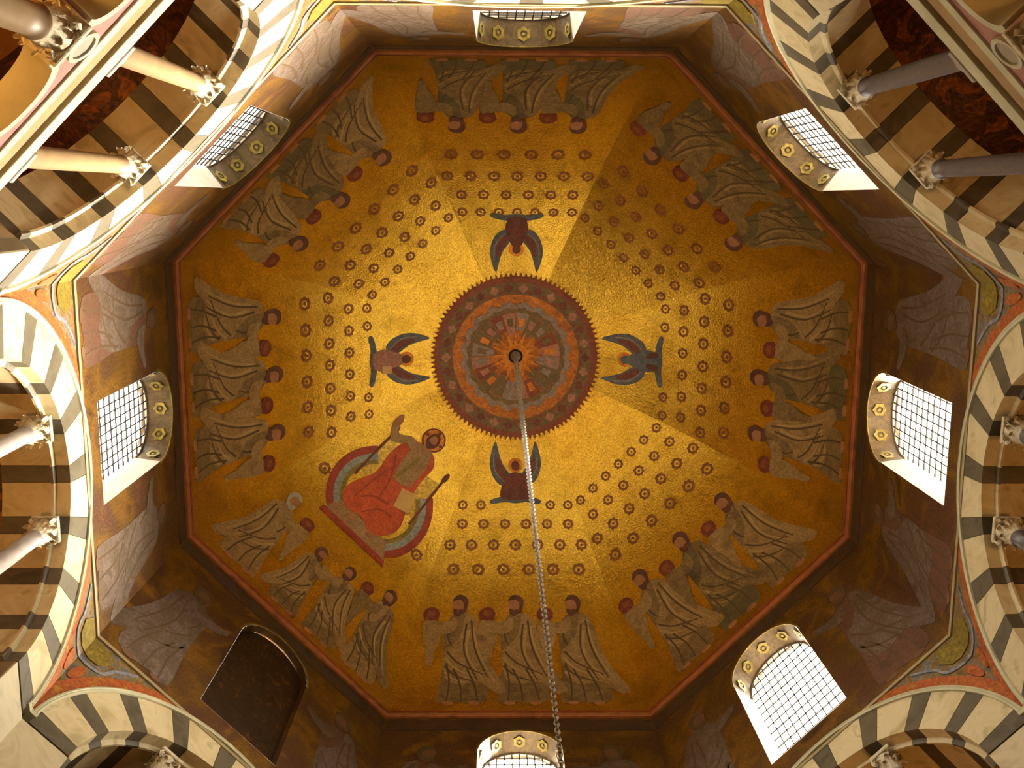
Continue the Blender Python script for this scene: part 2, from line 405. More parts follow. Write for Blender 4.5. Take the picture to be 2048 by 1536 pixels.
# ------------------------------------------------------------------ cornices
base_trim = side_moulding('drum_cornice', [(0.0, ZD - 0.05), (0.03, ZD - 0.05), (0.045, ZD - 0.02), (0.045, ZD + 0.0), (0.0, ZD + 0.02)], 'muted_moulding')
sp_trim = side_moulding('springing_cornice', [(-0.02, ZS - 0.07), (0.05, ZS - 0.07), (0.075, ZS - 0.04), (0.075, ZS - 0.01), (0.092, ZS + 0.0), (0.092, ZS + 0.04), (-0.02, ZS + 0.04)], 'trim_stone')
sp_red = side_moulding('red_band', [(0.05, ZS + 0.03), (0.105, ZS + 0.03), (0.105, ZS + 0.09), (0.05, ZS + 0.11)], 'red_trim')
for nm, me, lab in (('trim_1', base_trim, 'thin pale moulding round the foot of the drum'), ('trim_2', sp_trim, 'red and stone cornice where the golden vault springs')):
    root = bpy.data.objects.new(nm, None); C.objects.link(root); root.location = (0, 0, 0); tag(root, lab, kind='structure')
    for k in range(8):
        c_ = add('cornice', me, root, rotz=k * PI / 4)
        if nm == 'trim_2': add('red_band', sp_red, c_)

# ------------------------------------------------------------------ windows
GD = 0.5; GHW = 0.82
def opening(hw, sill, spr, n=16):
    return [(hw, sill)] + [(hw * math.cos(PI * i / n), spr + hw * math.sin(PI * i / n)) for i in range(n + 1)] + [(-hw, sill)]
A_, B_ = opening(WHW, WSILL, WSPR), opening(GHW, WSILL + 0.12, WSPR + 0.02)
rv = [(R - 0.005, u, z) for u, z in A_] + [(R + GD + 0.1, u, z) for u, z in B_]
n_ = len(A_)
rf = [(i, (i + 1) % n_, n_ + (i + 1) % n_, n_ + i) for i in range(n_)]
reveal_me = recalc(mesh('window_reveal', rv, rf, ['plaster_reveal', 'reveal_mosaic']))
for p in reveal_me.polygons:
    if p.center.z > WSPR + 0.02: p.material_index = 1
reveal_dark = reveal_me.copy(); reveal_dark.materials.clear(); reveal_dark.materials.append(M['drum_mosaic']); reveal_dark.materials.append(M['drum_mosaic'])
gv = [(R + GD, u, z) for u, z in B_]
glass_me = recalc(mesh('glass', gv, [tuple(range(len(gv)))], 'window_glass'))
infill_me = recalc(mesh('infill', [(R + 0.16, u * 1.08, z + (0.02 if z > WSPR else -0.1)) for u, z in B_], [tuple(range(len(gv)))], 'dark_infill'))
band_me = arc_sweep('window_band', [(WHW, 0), (WHW, -0.02), (WHW + 0.05, -0.02), (WHW + 0.05, 0)], 0, PI, 24, 'ochre_mosaic')
def bar(u0, z0, u1, z1, w=0.012):
    d = Vector((u1 - u0, z1 - z0)).normalized(); n = Vector((-d.y, d.x)) * w
    v = []
    for x in (R + GD - 0.018, R + GD + 0.006):
        for (u, z) in ((u0, z0), (u1, z1)):
            v += [(x, u + n.x, z + n.y), (x, u - n.x, z - n.y)]
    return recalc(mesh('lattice_bar', v, [(0, 1, 3, 2), (4, 6, 7, 5), (0, 2, 6, 4), (1, 5, 7, 3), (0, 4, 5, 1), (2, 3, 7, 6)], 'lead'))
bars = []
for i in range(1, 10):
    u = -GHW + i * 2 * GHW / 10; bars.append(bar(u, WSILL + 0.12, u, WSPR + math.sqrt(GHW ** 2 - u * u)))
z = WSILL + 0.3
while z < WSPR + GHW - 0.1:
    hw = GHW if z <= WSPR else math.sqrt(max(GHW ** 2 - (z - WSPR) ** 2, 0.01)); bars.append(bar(-hw, z, hw, z, 0.014)); z += 0.26
frame_me = arc_sweep('window_frame', [(GHW - 0.02, GD - 0.02), (GHW - 0.02, GD + 0.02), (GHW + 0.03, GD + 0.02), (GHW + 0.03, GD - 0.02)], 0, PI, 24, 'plaster_reveal')
def rosette_mesh(name, ro, ri, pet, m, h=0.012):
    n = pet * 4; v = []; f = []
    for i in range(n):
        a = 2 * PI * i / n; rr = ro * (1 + 0.10 * math.cos(pet * a))
        v += [(rr * math.cos(a), rr * math.sin(a), -0.01), (rr * math.cos(a), rr * math.sin(a), h), (ri * math.cos(a), ri * math.sin(a), h), (ri * math.cos(a), ri * math.sin(a), -0.01)]
    for i in range(n):
        j = (i + 1) % n
        for q in range(3): f.append((i * 4 + q, j * 4 + q, j * 4 + q + 1, i * 4 + q + 1))
    c0 = len(v); rc = ri * 0.45
    for i in range(8):
        a = 2 * PI * i / 8; v.append((rc * math.cos(a), rc * math.sin(a), h))
    f.append(tuple(c0 + i for i in range(8)))
    return mesh(name, v, f, m)
ros_reveal = rosette_mesh('reveal_rosette', 0.13, 0.07, 6, 'ochre_mosaic')
WN = 0
for k in range(8):
    WN += 1
    w = add('window_%d' % WN, reveal_me if k != 3 else reveal_dark, rotz=k * PI / 4)
    if k == 3: tag(w, 'blocked arched drum window, dark and unlit', kind='structure')
    else: tag(w, 'bright arched drum window with a leaded lattice, ' + WHERE[k], kind='structure')
    add('window_band', band_me, w, mtx=Matrix.Translation((R, 0, WSPR)))
    if k == 3:
        add('infill', infill_me, w); continue
    add('glass', glass_me, w); add('window_frame', frame_me, w, mtx=Matrix.Translation((R, 0, WSPR)))
    for b_ in bars: add('lattice_bar', b_, w)
    for i in range(5):
        a = math.radians(18 + 36 * i); rr = WHW - 0.045
        c_, s_ = math.cos(a), math.sin(a)
        mt = Matrix(((1, 0, 0, R + 0.22), (0, s_, -c_, rr * c_), (0, -c_, -s_, WSPR + rr * s_), (0, 0, 0, 1)))
        add('soffit_rosette', ros_reveal, w, mtx=mt)

# ------------------------------------------------------------------ the vault
ceil = bpy.data.objects.new('ceiling', None); C.objects.link(ceil)
tag(ceil, 'octagonal golden mosaic vault with robed figures, rosettes and a round centre', kind='structure')
v = []; f = []; NV = 44
for i in range(NV + 1):
    t = PI / 2 * i / NV; x = VA * math.cos(t); zz = ZS + VB * math.sin(t)
    for q in range(5): v.append((x, x * TAN * (q / 2 - 1), zz))
for i in range(NV):
    for q in range(4): f.append((i * 5 + q, i * 5 + q + 1, i * 5 + q + 6, i * 5 + q + 5))
seg_me = recalc(mesh('vault_segment', v, f, 'gold_mosaic'))
ros = rosette_mesh('rosette', 0.155, 0.085, 8, 'rosette_red')
def place(u, vv, e=0.0):
    p = vault(u, vv, e); t = t_of_v(vv); c, s = math.cos(t), math.sin(t)
    nn = Vector((-c / VA, 0, -s / VB)).normalized(); tu = Vector((0, 1, 0)); tv = nn.cross(tu)
    return Matrix(((tu.x, tv.x, nn.x, p.x), (tu.y, tv.y, nn.y, p.y), (tu.z, tv.z, nn.z, p.z), (0, 0, 0, 1)))
ROWS = [(41.2, 6, 0.66, 1.08), (47.1, 7, 0.585, 1.0), (52.0, 6, 0.57, 0.92), (56.4, 7, 0.475, 0.85)]
segs = []
for k in range(8):
    sg = add('vault_segment', seg_me, ceil, rotz=k * PI / 4); segs.append(sg)
    for r_i, (td, n, spc, scl) in enumerate(ROWS):
        for i in range(n):
            u = (i - (n - 1) / 2) * spc
            if k == 3 and not (r_i == 0 and abs(u) > 1.6): continue
            if k in (0, 2, 4) and r_i == 3 and abs(u) < 0.8: continue
            add('rosette', ros, sg, mtx=place(u + random.uniform(-.012, .012), v_of_deg(td)) @ Matrix.Scale(scl, 4))

# robed figures: the outline of one is drawn at u = 0 and slid along the segment
def figure_parts(s, fmap=vault, y0=0.42, sc_=1.0, crown=True, pre='', mats=('robe_grey', 'mantle_pale', 'fold_dark', 'skin', 'hair_dark', 'fold_light')):
    def q(pts): return [(s * x * sc_, y0 + y * sc_) for x, y in (pts if s > 0 else pts[::-1])]
    P = {}
    robe = smooth_poly([(-0.13, 3.14), (-0.36, 3.0), (-0.46, 2.5), (-0.52, 1.9), (-0.62, 1.2), (-0.72, 0.5), (-0.66, 0.08), (-0.3, 0.0), (0.1, 0.06), (0.4, 0.0), (0.46, 0.3),
                        (0.40, 1.0), (0.38, 1.7), (0.40, 2.3), (0.36, 2.8), (0.14, 3.12)], 3)
    P['robe'] = [inlay('robe', q(robe), 0.015, mats[0], fmap)]
    mantle = smooth_poly([(-0.36, 3.02), (-0.5, 2.6), (-0.66, 1.8), (-0.98, 1.0), (-1.16, 0.5), (-0.9, 0.42), (-0.5, 0.85), (-0.1, 0.72), (0.26, 0.9), (0.38, 1.5), (0.36, 1.95), (0.05, 2.3), (-0.08, 2.7), (-0.14, 3.1)], 3)
    P['mantle'] = [inlay('mantle', q(mantle), 0.022, mats[1], fmap)]
    folds = [[(-0.28, 2.9), (-0.38, 2.0), (-0.70, 1.0)], [(-0.16, 2.8), (-0.12, 1.9), (-0.46, 0.9)], [(0.3, 1.9), (0.0, 1.5), (-0.6, 1.1)], [(0.34, 1.4), (0.05, 1.05), (-0.35, 0.85)],
             [(-0.2, 1.3), (-0.4, 0.7), (-0.48, 0.1)], [(0.12, 1.3), (-0.06, 0.7), (-0.1, 0.06)], [(0.3, 1.5), (0.2, 0.8), (0.24, 0.06)], [(0.25, 2.7), (0.3, 2.4), (0.2, 2.1)]]
    P['fold'] = [inlay('fold', q(ribbon(z_, 0.05, 0.03)), 0.028, mats[2], fmap) for z_ in folds]
    lights = [[(-0.32, 2.7), (-0.5, 1.8), (-0.88, 0.8)], [(-0.22, 2.6), (-0.2, 1.8), (-0.6, 0.9)], [(0.34, 1.7), (0.04, 1.28), (-0.5, 1.0)], [(0.32, 1.2), (0.1, 0.92), (-0.2, 0.8)]]
    P['fold'] += [inlay('fold', q(ribbon(z_, 0.07, 0.03)), 0.027, mats[5], fmap) for z_ in lights]
    P['head'] = [inlay('head', q(ellipse(0.04, 3.38, 0.17, 0.23)), 0.026, mats[3], fmap)]
    hair = smooth_poly([(-0.16, 3.3), (-0.19, 3.5), (-0.08, 3.66), (0.1, 3.67), (0.22, 3.52), (0.14, 3.52), (0.02, 3.55), (-0.07, 3.44), (-0.07, 3.26), (0.0, 3.14), (-0.1, 3.14)], 2)
    P['hair'] = [inlay('hair', q(hair), 0.034, mats[4], fmap)]
    beard = smooth_poly([(-0.04, 3.26), (0.06, 3.22), (0.18, 3.27), (0.16, 3.12), (0.07, 3.04), (-0.02, 3.12)], 2)
    P['beard'] = [inlay('beard', q(beard), 0.034, mats[4], fmap)]
    arm = smooth_poly([(0.1, 3.0), (0.34, 2.86), (0.62, 2.86), (0.84, 2.94), (0.86, 2.78), (0.62, 2.6), (0.34, 2.48), (0.12, 2.62)], 3)
    P['arm'] = [inlay('arm', q(arm), 0.03, mats[1], fmap)]
    if crown:
        cloth = smooth_poly([(0.5, 2.82), (0.74, 2.9), (0.92, 2.86), (0.94, 2.5), (0.84, 2.0), (0.78, 1.5), (0.66, 1.46), (0.62, 1.9), (0.5, 2.3)], 3)
        P['cloth'] = [inlay('cloth', q(cloth), 0.033, mats[1], fmap)]
        P['wreath'] = [inlay('wreath', q(ellipse(0.74, 3.1, 0.21, 0.21, 16)), 0.036, 'wreath_red', fmap)]
        P['wreath_centre'] = [inlay('wreath_centre', q(ellipse(0.74, 3.11, 0.10, 0.09, 12)), 0.044, 'rosette_red', fmap)]
    P['foot'] = [inlay('foot', q(ellipse(x, 0.0, 0.13, 0.06, 10)), 0.03, mats[3], fmap) for x in (-0.4, 0.2)]
    return P
def put_figure(P, parent, rot, u, label=None, name='robed_figure'):
    rt = Matrix.Rotation(rot, 4, 'Z') @ Matrix.Translation((0, u, 0))
    root = add(name, P['robe'][0], parent, mtx=rt)
    if label: root['label'] = label
    for nm, l in P.items():
        if nm == 'robe': continue
        for me in l: add(nm, me, root)
    return root
matsA = ('robe_grey', 'mantle_pale', 'fold_dark', 'skin', 'hair_dark', 'fold_light'); matsB = ('robe_olive', 'robe_grey', 'fold_dark', 'skin', 'hair_dark', 'mantle_pale')
FIG = {}
for s in (1, -1):
    FIG[s, 0] = figure_parts(s, mats=matsA); FIG[s, 1] = figure_parts(s, mats=matsB)
for k, s in ((0, 1), (1, 1), (2, 1), (4, -1), (5, -1), (6, -1), (7, -1)):
    for i, u in enumerate((-1.46, 0.0, 1.42)):
        put_figure(FIG[s, 0 if k in (2, 4) else (1 if k in (6, 7) else i % 2)], ceil, k * PI / 4, u + (0.05 * s if k in (0, 1) else 0))
# the three that bow below the throne
lowA = figure_parts(-1, y0=0.45, sc_=0.9, crown=True, mats=('mantle_pale', 'mantle_pale', 'fold_dark', 'skin', 'hair_grey', 'fold_light'))
lowB = figure_parts(-1, y0=0.35, sc_=0.74, crown=False, mats=matsA)
lowC = figure_parts(1, y0=0.4, sc_=0.86, crown=True, mats=('mantle_pale', 'robe_grey', 'fold_dark', 'skin', 'hair_dark', 'fold_light'))
put_figure(lowA, ceil, 3 * PI / 4, 1.72, 'white haired robed figure bowing below the throne')
put_figure(lowB, ceil, 3 * PI / 4, 0.35)
put_figure(figure_parts(1, y0=0.35, sc_=0.78, crown=False, mats=matsA), ceil, 3 * PI / 4, -0.55)
put_figure(lowC, ceil, 3 * PI / 4, -1.75)

# winged creatures beside the round centre
V0 = v_of_deg(57.3)
def creature(kind):
    P = []
    for s in (1, -1):
        w_ = smooth_poly([(s * x, V0 + y) for x, y in ((0.12, 0.55), (0.34, 0.42), (0.58, 0.62), (0.70, 1.0), (0.66, 1.36), (0.54, 1.66), (0.46, 1.36), (0.36, 1.05), (0.2, 0.8))], 3)
        P.append(('wing', inlay('wing', w_, 0.02, 'wing_blue')))
        w2 = smooth_poly([(s * x, V0 + y) for x, y in ((0.2, 0.62), (0.36, 0.6), (0.5, 0.82), (0.55, 1.15), (0.48, 1.22), (0.38, 0.98), (0.26, 0.78))], 3)
        P.append(('wing_inner', inlay('wing_inner', w2, 0.028, 'maroon')))
        P.append(('feather', inlay('feather', ribbon([(s * 0.3, V0 + 0.52), (s * 0.56, V0 + 0.85), (s * 0.6, V0 + 1.3)], 0.035), 0.034, 'medal_slate')))
    body = {0: [(-0.18, 0.05), (-0.3, 0.35), (-0.22, 0.62), (-0.14, 0.85), (0.0, 0.93), (0.14, 0.85), (0.22, 0.62), (0.3, 0.35), (0.18, 0.05)],
            1: [(-0.34, 0.06), (-0.42, 0.3), (-0.3, 0.55), (-0.2, 0.75), (0.05, 0.8), (0.26, 0.68), (0.38, 0.4), (0.36, 0.06)]}[0 if kind in (0, 4, 6) else 1]
    P.insert(0, ('body', inlay('body', smooth_poly([(x, V0 + y) for x, y in body], 3), 0.024, {0: 'wing_blue', 2: 'maroon', 4: 'medal_rose', 6: 'maroon'}[kind])))
    P.append(('halo', inlay('halo', ellipse(0, V0 + 1.0, 0.2, 0.2, 18), 0.016, 'medal_orange')))
    P.append(('head', inlay('head', ellipse(0, V0 + 0.98, 0.115, 0.14, 14), 0.03, {0: 'wing_blue', 2: 'maroon', 4: 'hair_dark', 6: 'maroon'}[kind])))
    P.append(('base', inlay('base', smooth_poly([(x, V0 + y) for x, y in ((-0.68, 0.02), (-0.4, 0.12), (0, 0.16), (0.4, 0.12), (0.68, 0.02), (0.62, -0.08), (0.3, -0.02), (0, -0.06), (-0.3, -0.02), (-0.62, -0.08))], 3), 0.02, 'wing_blue')))
    if kind == 4: P.append(('book', inlay('book', [(-0.36, V0 + 0.3), (-0.16, V0 + 0.3), (-0.16, V0 + 0.56), (-0.36, V0 + 0.56)], 0.034, 'book_pale')))
    else:
        for s in (1, -1): P.append(('leg', inlay('leg', smooth_poly([(s * x, V0 + y) for x, y in ((0.08, 0.4), (0.22, 0.3), (0.26, 0.08), (0.12, 0.06))], 2), 0.03, 'hair_dark')))
    return P
for k, lab in ((0, 'blue winged bird-like creature'), (2, 'dark red winged four-legged creature'), (4, 'winged standing person holding a pale book'), (6, 'dark red winged creature')):
    P = creature(k); root = add('winged_creature', P[0][1], ceil, rotz=k * PI / 4); root['label'] = lab
    for nm, me in P[1:]: add(nm, me, root)

# enthroned figure in red
def VD(d): return v_of_deg(d)
def thr():
    P = []
    def arcband(r0, r1, a0, a1, cy, sx=1.0, sy=1.0, n=26):
        A = [math.radians(a0 + (a1 - a0) * i / n) for i in range(n + 1)]
        return [(r1 * sx * math.cos(a), cy + r1 * sy * math.sin(a)) for a in A] + [(r0 * sx * math.cos(a), cy + r0 * sy * math.sin(a)) for a in A[::-1]]
    cy = VD(44.5)
    for a0, a1 in ((132, 246), (-66, 48)):
        P.append(('rainbow_red', inlay('rainbow_red', arcband(1.32, 1.52, a0, a1, cy), 0.02, 'ring_red')))
        P.append(('rainbow_blue', inlay('rainbow_blue', arcband(1.14, 1.32, a0, a1, cy), 0.02, 'ring_blue')))
        P.append(('rainbow_gold', inlay('rainbow_gold', arcband(1.02, 1.14, a0, a1, cy), 0.018, 'ochre_mosaic')))
    for s in (1, -1):
        P.append(('throne_side', inlay('throne_side', [(s * 0.5, cy + 0.3), (s * 0.95, cy + 0.3), (s * 0.9, cy + 1.55), (s * 0.5, cy + 1.45)][::s], 0.016, 'throne_gold')))
        P.append(('throne_post', inlay('throne_post', ribbon([(s * 0.98, cy + 0.1), (s * 0.97, cy + 0.9), (s * 0.94, cy + 1.62)], 0.07), 0.026, 'maroon')))
        P.append(('finial', inlay('finial', ellipse(s * 0.94, cy + 1.78, 0.07, 0.17, 12), 0.03, 'maroon')))
    P.append(('footstool', inlay('footstool', [(-1.05, VD(34.0)), (1.05, VD(34.0)), (0.8, cy - 0.75), (-0.8, cy - 0.75)], 0.022, 'tunic')))
    P.append(('footstool_band', inlay('footstool_band', [(-1.12, VD(33.0)), (1.12, VD(33.0)), (1.05, VD(34.4)), (-1.05, VD(34.4))], 0.03, 'ring_red')))
    robe = smooth_poly([(-0.72, cy - 0.55), (-0.84, cy - 0.1), (-0.62, cy + 0.5), (-0.5, cy + 1.2), (-0.5, cy + 1.75), (-0.24, cy + 2.02), (0.2, cy + 2.02), (0.52, cy + 1.8), (0.66, cy + 1.2),
                        (0.6, cy + 0.55), (0.86, cy - 0.05), (0.92, cy - 0.55), (0.55, cy - 0.82), (0.1, cy - 0.72), (-0.3, cy - 0.9)], 3)
    P.insert(0, ('robe', inlay('robe', robe, 0.03, 'scarlet')))
    P.append(('tunic', inlay('tunic', smooth_poly([(-0.3, cy + 0.85), (-0.36, cy + 1.4), (-0.22, cy + 2.0), (0.2, cy + 2.0), (0.3, cy + 1.4), (0.12, cy + 0.8)], 3), 0.038, 'tunic')))
    P.append(('sash', inlay('sash', ribbon([(0.14, cy + 0.75), (0.02, cy + 1.3), (-0.02, cy + 1.72)], 0.1), 0.044, 'ochre_mosaic')))
    P.append(('arm', inlay('arm', smooth_poly([(0.3, cy + 1.68), (0.5, cy + 1.72), (0.86, cy + 1.5), (1.12, cy + 1.86), (1.0, cy + 2.0), (0.82, cy + 1.78), (0.5, cy + 1.98), (0.24, cy + 1.92)], 3), 0.046, 'tunic')))
    P.append(('hand', inlay('hand', smooth_poly([(0.98, cy + 1.9), (1.14, cy + 1.88), (1.16, cy + 2.1), (1.08, cy + 2.26), (0.96, cy + 2.1)], 2), 0.052, 'skin')))
    P.append(('book', inlay('book', [(-0.78, cy + 0.3), (-0.34, cy + 0.16), (-0.22, cy + 0.72), (-0.64, cy + 0.86)], 0.05, 'book_pale')))
    hv = VD(63.6)
    P.append(('neck', inlay('neck', [(-0.09, cy + 1.86), (0.09, cy + 1.86), (0.08, hv - 0.1), (-0.08, hv - 0.1)], 0.05, 'skin')))
    ring = [(0.33 * math.cos(2 * PI * i / 32), hv + 0.33 * math.sin(2 * PI * i / 32)) for i in range(32)]
    P.append(('halo_rim', inlay('halo_rim', ring, 0.03, 'maroon')))
    P.append(('halo', inlay('halo', ellipse(0, hv, 0.29, 0.29, 28), 0.038, 'medal_orange')))
    for a in (0, 90, 180):
        P.append(('halo_ray', inlay('halo_ray', ellipse(0.24 * math.cos(math.radians(a)), hv + 0.24 * math.sin(math.radians(a)), 0.05, 0.05, 10), 0.044, 'maroon')))
    P.append(('hair', inlay('hair', ellipse(0, hv - 0.04, 0.18, 0.25, 20), 0.046, 'hair_dark')))
    P.append(('head', inlay('head', ellipse(0, hv - 0.05, 0.11, 0.165, 18), 0.054, 'skin')))
    P.append(('beard', inlay('beard', smooth_poly([(-0.1, hv - 0.1), (0, hv - 0.13), (0.1, hv - 0.1), (0.07, hv - 0.25), (0, hv - 0.3), (-0.07, hv - 0.25)], 2), 0.06, 'hair_dark')))
    for pts in ([(0.5, cy + 1.3), (0.2, cy + 0.7), (0.1, cy + 0.1)], [(0.3, cy + 1.1), (0.5, cy + 0.4), (0.6, cy - 0.4)], [(-0.2, cy + 0.1), (0.2, cy + 0.0), (0.5, cy - 0.3)], [(-0.5, cy - 0.1), (-0.1, cy - 0.2), (0.2, cy - 0.6)]):
        P.append(('fold', inlay('fold', ribbon(pts, 0.07, 0.03), 0.04, 'ring_red')))
    for x in (-0.35, 0.35): P.append(('foot', inlay('foot', ellipse(x, cy - 0.92, 0.12, 0.08, 12), 0.04, 'skin')))
    return P
P = thr(); root = add('enthroned_figure', P[0][1], ceil, rotz=3 * PI / 4); root['label'] = 'haloed figure in a scarlet robe on a golden throne'
for nm, me in P[1:]: add(nm, me, root)

# round centre of the vault
def apex_pt(r, a, e):
    x, y = r * math.cos(a), r * math.sin(a)
    ap_ = max(x * math.cos(k * PI / 4) + y * math.sin(k * PI / 4) for k in range(8))
    return Vector((x, y, ZS + VB * math.sqrt(max(0, 1 - (ap_ / VA) ** 2)) - e))
def ring_mesh(name, r0, r1, a0, a1, n, e, m, wave=0.0, nw=0):
    rows = max(3, int((r1 - r0) / 0.06) + 2); v = []; f = []
    for i in range(n + 1):
        a = a0 + (a1 - a0) * i / n; w_ = wave * (abs(math.sin(nw * a / 2)) if nw else 0)
        for q in range(rows): v.append(apex_pt(r0 + (r1 + w_ - r0) * q / (rows - 1), a, e))
    for i in range(n):
        for q in range(rows - 1): f.append((i * rows + q, i * rows + q + 1, (i + 1) * rows + q + 1, (i + 1) * rows + q))
    return mesh(name, v, f, m)
med = add('medallion', ring_mesh('medallion', 0.001, 2.16, 0, 2 * PI, 96, 0.02, 'medal_ground'), ceil); med['label'] = 'round patterned mosaic centre of the vault'
add('rim', ring_mesh('rim', 2.06, 2.2, 0, 2 * PI, 120, 0.04, 'medal_edge'), med)
tv = []; tf = []
for i in range(104):
    a = 2 * PI * i / 104; da = PI / 104 * 0.75; b = len(tv)
    tv += [apex_pt(2.18, a - da, 0.035), apex_pt(2.18, a + da, 0.035), apex_pt(2.32, a, 0.035)]; tf.append((b, b + 1, b + 2))
add('toothed_edge', mesh('toothed_edge', tv, tf, 'medal_edge'), med)
add('floral_ring', ring_mesh('floral_ring', 1.72, 2.07, 0, 2 * PI, 96, 0.036, 'medal_green'), med)
NF = 30
for i in range(NF):
    a = 2 * PI * i / NF
    pts = [apex_pt(1.9 + (0.10 + 0.03 * math.cos(4 * b)) * math.cos(b), a + 0.066 * math.sin(b), 0.056) for b in [2 * PI * q / 16 for q in range(16)]]
    add('floret', mesh('floret', pts, [tuple(range(16))], 'medal_rose' if i % 2 else 'maroon'), med)
    pts = [apex_pt(1.79 + 0.045 * math.cos(b), a + PI / NF + 0.05 * math.sin(b), 0.056) for b in [2 * PI * q / 10 for q in range(10)]]
    add('bud', mesh('bud', pts, [tuple(range(10))], 'medal_edge'), med)
add('scalloped_ring', ring_mesh('scalloped_ring', 1.32, 1.40, 0, 2 * PI, 180, 0.044, 'medal_slate', 0.12, 20), med)
add('wavy_ring', ring_mesh('wavy_ring', 1.22, 1.28, 0, 2 * PI, 180, 0.05, 'medal_green', 0.08, 20), med)
NWD = 20
for i in range(NWD):
    a0 = 2 * PI * i / NWD + 0.008; a1 = 2 * PI * (i + 1) / NWD - 0.008
    add('wedge', ring_mesh('wedge', 0.60 + (0.12 if i % 2 else 0), 1.2 + (0.06 if i % 2 else 0), a0, a1, 6, 0.044, ['medal_slate', 'medal_green', 'medal_rose', 'medal_green', 'medal_edge'][(i * 3) % 5]), med)
    am = (a0 + a1) / 2
    add('wedge_panel', ring_mesh('wedge_panel', 0.82, 1.06, am - 0.08, am + 0.08, 4, 0.06, ['medal_rose', 'medal_slate', 'medal_green', 'medal_orange'][i % 4]), med)
for i in range(16):
    a = 2 * PI * i / 16; pts = [apex_pt(0.3, a - 0.2, 0.05), apex_pt(0.3, a + 0.2, 0.05), apex_pt(0.74, a, 0.06)]
    add('star_ray', mesh('star_ray', pts, [(0, 1, 2)], 'medal_orange'), med)
add('inner_ring', ring_mesh('inner_ring', 0.17, 0.36, 0, 2 * PI, 40, 0.064, 'medal_orange'), med)
add('chain_hole_shade', ring_mesh('chain_hole_shade', 0.001, 0.2, 0, 2 * PI, 24, 0.07, 'hole_shade'), med)  # flat dark disc, painted as the shade inside the hole

# ------------------------------------------------------------------ figures on the drum walls, beside the windows
DF = {}
for s in (1, -1):
    for j, mm in enumerate((('drum_robe', 'drum_robe', 'drum_fold', 'drum_head', 'drum_fold', 'drum_robe'), ('drum_robe_red', 'drum_robe', 'drum_fold', 'drum_head', 'drum_fold', 'drum_robe'))):
        DF[s, j] = figure_parts(s, wallthin, 18.5, 1.02, False, mats=mm)
for k in range(8):
    for s in (1, -1):
        put_figure(DF[-s, (k + (s > 0)) % 2], walls[k], 0, s * 1.98, name='wall_figure')

# ------------------------------------------------------------------ columns
def leaf_mesh(h, w, out, m='capital_stone'):
    v = []; f = []; n = 6
    for i in range(n + 1):
        t = i / n; y = h * (t if t < 0.8 else 0.8 + (t - 0.8) * 0.1); x = out * t ** 2.2; hw = w * (0.55 + 0.9 * t - 1.25 * t * t) + 0.004
        for q in (-1, 0, 1): v.append((x + (0.012 if q == 0 else 0), q * hw, y - (0.25 * h * (t - 0.8) / 0.2 if t > 0.8 else 0)))
    for i in range(n):
        for q in (0, 1): f.append((i * 3 + q, i * 3 + q + 1, i * 3 + q + 4, i * 3 + q + 3))
    me = mesh('leaf', v, f, m); return me
lf1, lf2 = leaf_mesh(0.20, 0.07, 0.11), leaf_mesh(0.32, 0.07, 0.15)
def volute_mesh():
    v = []; f = []; n = 20; w = 0.02
    for i in range(n + 1):
        t = i / n; a = PI * 0.9 - t * 3.2 * PI; r = 0.075 * (1 - 0.78 * t)
        for q in (-1, 1): v.append((0.1 + r * math.cos(a), q * 0.028, 0.33 + r * math.sin(a)))
        for q in (-1, 1): v.append((0.1 + (r - w) * math.cos(a), q * 0.028, 0.33 + (r - w) * math.sin(a)))
    for i in range(n):
        for (a_, b_) in ((0, 1), (2, 3), (0, 2), (1, 3)): f.append((i * 4 + a_, i * 4 + b_, i * 4 + 4 + b_, i * 4 + 4 + a_))
    return mesh('volute', v, f, 'capital_stone', True)
vol_me = volute_mesh()
def column_meshes(h, r, m):
    hb, hc = 0.26, 0.46
    D = {}
    D['base'] = lathe('base', [(r * 1.5, 0.08), (r * 1.55, 0.11), (r * 1.5, 0.15), (r * 1.25, 0.17), (r * 1.22, 0.2), (r * 1.32, 0.23), (r * 1.1, hb + 0.01)], 'pale_marble')
    D['plinth'] = boxmesh('plinth', -r * 1.6, r * 1.6, -r * 1.6, r * 1.6, 0, 0.085, 'pale_marble', 0.008)
    D['shaft'] = lathe('shaft', [(r * 1.06, hb), (r, hb + 0.06)] + [(r * (1 + 0.03 * math.sin(PI * i / 8) - 0.1 * i / 8), hb + 0.06 + (h - hb - hc - 0.1) * i / 8) for i in range(1, 9)] + [(r * 1.05, h - hc - 0.03), (r * 1.05, h - hc)], m, 28)
    D['bell'] = lathe('bell', [(r * 0.95, h - hc - 0.005), (r * 0.98, h - hc + 0.12), (r * 1.15, h - 0.16), (r * 1.45, h - 0.07)], 'capital_stone')
    D['abacus'] = boxmesh('abacus', -r * 1.55, r * 1.55, -r * 1.55, r * 1.55, h - 0.08, h, 'capital_stone', 0.012)
    return D
